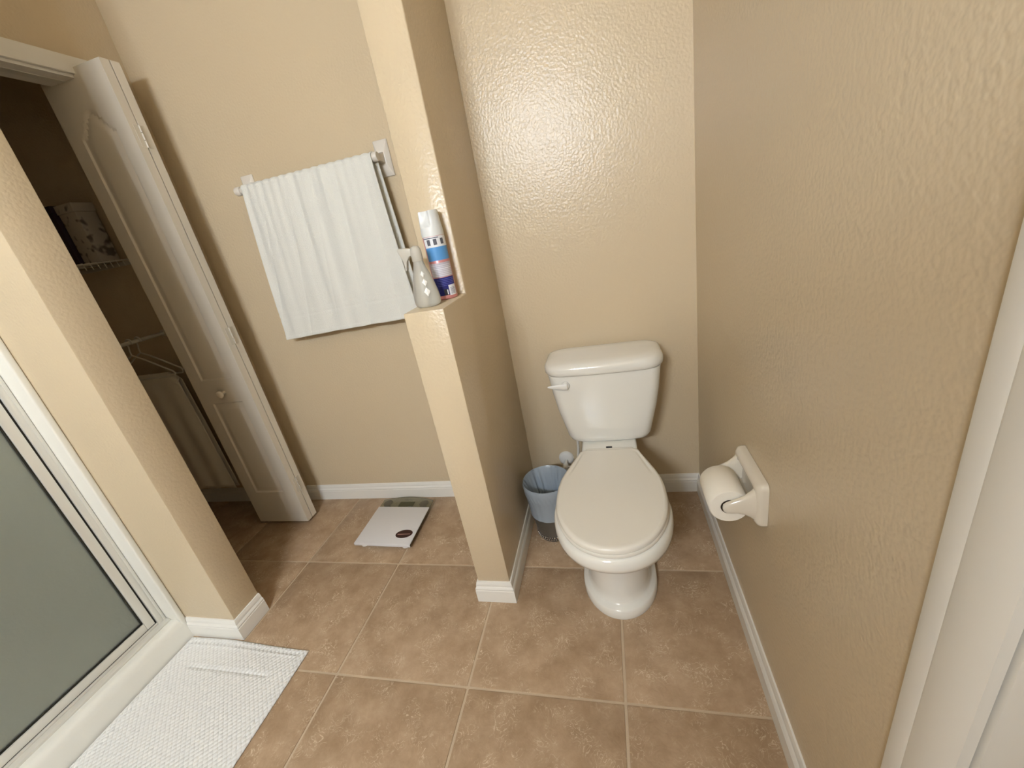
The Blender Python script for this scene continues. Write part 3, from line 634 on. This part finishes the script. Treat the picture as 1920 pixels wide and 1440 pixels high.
for u, v in ((0.13, 0.025), (0.87, 0.025), (0.13, 0.262), (0.85, 0.262)):
    x, y = sp(u, v); obj('foot', MB().lathe([(0.014, 0.0), (0.017, 0.003), (0.017, 0.0222)], (x, y, 0), 'Z', 24), M['whiteplastic'] if v < .1 else flat('grey_sensor', (0.12, 0.10, 0.07), 0.5), sc, smooth=40)
for u in (0.13, 0.85):
    x, y = sp(u, 0.281); obj('sensor_disc', MB().lathe([(0.024, 0.0286), (0.024, 0.0292), (0.021, 0.0296)], (x, y, 0), 'Z', 28), flat('sensor_grey', (0.10, 0.085, 0.055), 0.5), sc, smooth=40)
x0, y0 = sp(0.37, 0.254); x1, y1 = sp(0.66, 0.293)
obj('display', B(x0, x1, y0, y1, 0.0286, 0.0300), flat('lcd_green', (0.060, 0.058, 0.026), 0.25), sc, bevel=0.0006, seg=1)
x0, y0 = sp(0.43, 0.306); x1, y1 = sp(0.58, 0.310)
obj('print', B(x0, x1, y0, y1, 0.02855, 0.0288), flat('sensor_grey', (0, 0, 0)), sc)
ex, ey = -1.3130, -0.3165
def ell(a_, b_, rot, z): return [(ex + a_ * math.cos(q) * math.cos(rot) - b_ * math.sin(q) * math.sin(rot), ey + a_ * math.cos(q) * math.sin(rot) + b_ * math.sin(q) * math.cos(rot), z) for q in [2 * PI * k / 32 for k in range(32)]]
bg = obj('oval_badge', MB().loft([ell(.041, .026, .10, 0.0335), ell(.041, .026, .10, 0.0341)]), flat('maroon', (0.035, 0.006, 0.004), 0.4), sc, label='dark maroon oval badge')
obj('badge_line', MB().loft([[(x, y, z) for x, y in ((ex - .031, ey - .007), (ex + .031, ey - .003), (ex + .031, ey + .002), (ex - .031, ey - .001))] for z in (0.0341, 0.0343)]), flat('badge_print', (0.35, 0.20, 0.16), 0.5), bg)

# ------------------------------------------------------------------ spray can on the ledge
AX, AY, AZ = -0.789, -0.442, ZL + 0.0006
ca = thing('spray_can', 'disinfectant spray can with white cap and blue label on the ledge', 'spray can', (AX, AY, AZ))
body = obj('can_body', MB().lathe([(0.0300, 0.0), (0.0325, 0.002), (0.0325, 0.006), (0.0318, 0.008), (0.0318, 0.178), (0.0300, 0.186), (0.0295, 0.190)], (AX, AY, AZ), 'Z', 40), flat('can_pink', (0.60, 0.25, 0.24), 0.3, metal=0.2), ca, smooth=40)
def capring(z, r, cut):
    out = []
    a_open = math.radians(258)
    for q in range(48):
        a = 2 * PI * q / 48; d = abs((a - a_open + PI) % (2 * PI) - PI); rr = r
        if cut and d < math.radians(36): rr = r * (1 - cut * (1 - (d / math.radians(36)) ** 4))
        out.append((AX + rr * math.cos(a), AY + rr * math.sin(a), AZ + z))
    return out
obj('cap', MB().loft([capring(0.180, .0322, 0), capring(0.192, .0322, 0), capring(0.205, .0312, 0), capring(0.2085, .0308, .12), capring(0.222, .0298, .42), capring(0.238, .0285, .62), capring(0.246, .0278, .68), capring(0.248, .0265, .68)]), flat('cap_white', (0.74, 0.75, 0.74), 0.35), ca, smooth=35)
AF = math.atan2(-1.6318 - AY, -0.312 - AX) + math.radians(4)
def patch(name, a0, a1, z0, z1, material, r=0.0320, parent=None, label=None):
    n = max(2, int((a1 - a0) / 6)); f = []; t_ = 0.00025
    ang = [AF + math.radians(-a1 + (a1 - a0) * k / n) for k in range(n + 1)]     # + angle is to the viewer's left
    ring = lambda a: [(AX + q * math.cos(a), AY + q * math.sin(a), AZ + z) for q, z in ((r, z0), (r + t_, z0), (r + t_, z1), (r, z1))]
    return obj(name, MB().loft([ring(a) for a in ang]), material, parent or ca, smooth=30, label=label)
lb = patch('label_strip', -78, 66, 0.150, 0.179, flat('label_white', (0.80, 0.80, 0.82)), label='white strip with small pictograms')
patch('strip_line', -20, 66, 0.1745, 0.1765, flat('navy_dark', (0.012, 0.016, 0.05)), 0.0323, lb)
for a in (36, 2, -36): patch('pictogram', a - 9, a + 9, 0.156, 0.172, flat('pictogram_grey', (0.10, 0.10, 0.12)), 0.0323, lb)
patch('label_panel', -72, 66, 0.113, 0.150, flat('label_blue', (0.10, 0.30, 0.62), 0.35), label='blue label panel')
tx = patch('text_panel', -64, 66, 0.066, 0.106, flat('label_lilac', (0.50, 0.46, 0.52)), label='pale label panel of fine print')
for k in range(7): patch('print_line', -58, 60, 0.069 + 0.0048 * k, 0.0712 + 0.0048 * k, flat('print_white', (0.68, 0.66, 0.70)) if k not in (4,) else flat('label_white', (1, 1, 1)), 0.0323, tx)
nv = patch('navy_panel', -62, 66, 0.012, 0.064, flat('label_navy', (0.015, 0.018, 0.16), 0.35), label='navy label panel')
for k in range(5): patch('print_line', -54, 40, 0.040 + 0.0046 * k, 0.0415 + 0.0046 * k, flat('print_blue', (0.10, 0.11, 0.38)), 0.0323, nv)
bc = patch('barcode', -58, -14, 0.010, 0.040, flat('label_white', (1, 1, 1)), 0.0323, label='white barcode box')
for k in range(6): patch('bar', -50, -22, 0.0135 + 0.0034 * k, 0.0152 + 0.0034 * k, flat('barcode_grey', (0.30, 0.29, 0.36)), 0.0326, bc)
patch('seal_mark', -10, 14, 0.012, 0.030, flat('label_black', (0.02, 0.02, 0.025)), 0.0323)
patch('seal_stroke', -8, -2, 0.014, 0.028, flat('label_white', (1, 1, 1)), 0.0326)

# ------------------------------------------------------------------ spray bottle
PX, PY, PZ = -0.812, -0.535, ZL + 0.0006
M['bottle'] = mat('cloudy_plastic', (0.72, 0.71, 0.66), 0.32, trans=0.6, ior=1.25)
M['nozzle'] = mat('cloudy_nozzle', (0.72, 0.68, 0.60), 0.35, trans=0.35, ior=1.25)
bo = thing('spray_bottle', 'cloudy clear spray bottle with diamond pattern beside the can', 'spray bottle', (PX, PY, PZ))
obj('bottle_body', MB().lathe([(0.026, 0.0), (0.033, 0.003), (0.0365, 0.010), (0.0370, 0.022), (0.0352, 0.040), (0.0305, 0.062), (0.0240, 0.086), (0.0185, 0.104), (0.0150, 0.116), (0.0135, 0.124)], (PX, PY, PZ), 'Z', 40), M['bottle'], bo, smooth=60)
obj('neck_collar', MB().lathe([(0.0140, 0.1242), (0.0150, 0.126), (0.0155, 0.146), (0.0140, 0.156), (0.0100, 0.1625), (0.003, 0.165)], (PX, PY, PZ), 'Z', 28), M['nozzle'], bo, smooth=50)
hp_ = [(-0.010, .160), (-0.030, .163), (-0.048, .165), (-0.052, .161), (-0.049, .150), (-0.043, .136), (-0.040, .120), (-0.042, .104), (-0.037, .103), (-0.033, .118), (-0.030, .128), (-0.022, .138), (-0.010, .143)]
obj('trigger_head', MB().loft([[(PX + x, PY + y, PZ + z) for x, z in hp_] for y in (-0.0075, 0.0075)]), M['nozzle'], bo, bevel=0.0025)
bang = math.atan2(-1.6318 - PY, -0.312 - PX) + math.radians(6)
for zc, rr_, s_ in ((0.090, 0.0240, .0085), (0.068, 0.0300, .0105), (0.043, 0.0352, .0125)):
    dn = Vector((math.cos(bang), math.sin(bang), 0.25)).normalized(); up_ = Vector((0, 0, 1)); sd__ = dn.cross(up_).normalized(); up2 = sd__.cross(dn)
    c0 = Vector((PX + rr_ * math.cos(bang), PY + rr_ * math.sin(bang), PZ + zc))
    q4 = [c0 + up2 * s_, c0 + sd__ * s_ * .7, c0 - up2 * s_, c0 - sd__ * s_ * .7]
    obj('diamond', MB().loft([[tuple(p - dn * 0.003) for p in q4], [tuple(p + dn * 0.0022) for p in q4], [tuple(c0 + (p - c0) * 0.3 + dn * 0.0038) for p in q4]]), flat('diamond_white', (0.92, 0.91, 0.86), 0.35), bo)

# ------------------------------------------------------------------ bath mat
MX0, MX1, MY0, MY1 = -1.979, -1.436, -1.75, -0.836
NXM, NYM = 130, 200
def MP(i, j):
    u, v = i / NXM, j / NYM
    x = MX0 + (MX1 - MX0) * u; y = MY0 + (MY1 - MY0) * v
    de = min(x - MX0, MX1 - x, y - MY0, MY1 - y)
    z = 0.0075
    if de < 0.004: z = 0.0035 + 1.0 * de
    elif de < 0.018: z = 0.0080
    elif de < 0.023: z = 0.0055
    dx_ = min(x - (MX0 + 0.100), (MX1 - 0.095) - x); dy_ = min((MY1 - 0.105) - y, y - (MY0 + 0.105)); di = min(dx_, dy_)
    if dy_ == di and abs(di) < 0.009 and dx_ > 0: z -= 0.0060 * (1 - abs(di) / 0.009)
    elif abs(di) < 0.005 and dy_ > 0: z -= 0.0006
    if abs(de - 0.030) < 0.006: z += 0.0014
    z += 0.0007 * math.sin(9 * x + 3) * math.sin(7 * y)
    y2 = y + (0.004 * math.sin(5.5 * u) - 0.010 * u * u) * max(0, (v - 0.8) / 0.2) ** 2
    return (x, y2, z)
mm = MB().grid(MP, NXM, NYM)
bo_ = obj('bath_mat', mm, M['mat'], base=(-1.70, -1.29, 0), smooth=60)
md = bo_.modifiers.new('thickness', 'SOLIDIFY'); md.thickness = 0.003; md.offset = -1
tag(bo_, 'white woven cotton bath mat beside the shower curb', 'bath mat')
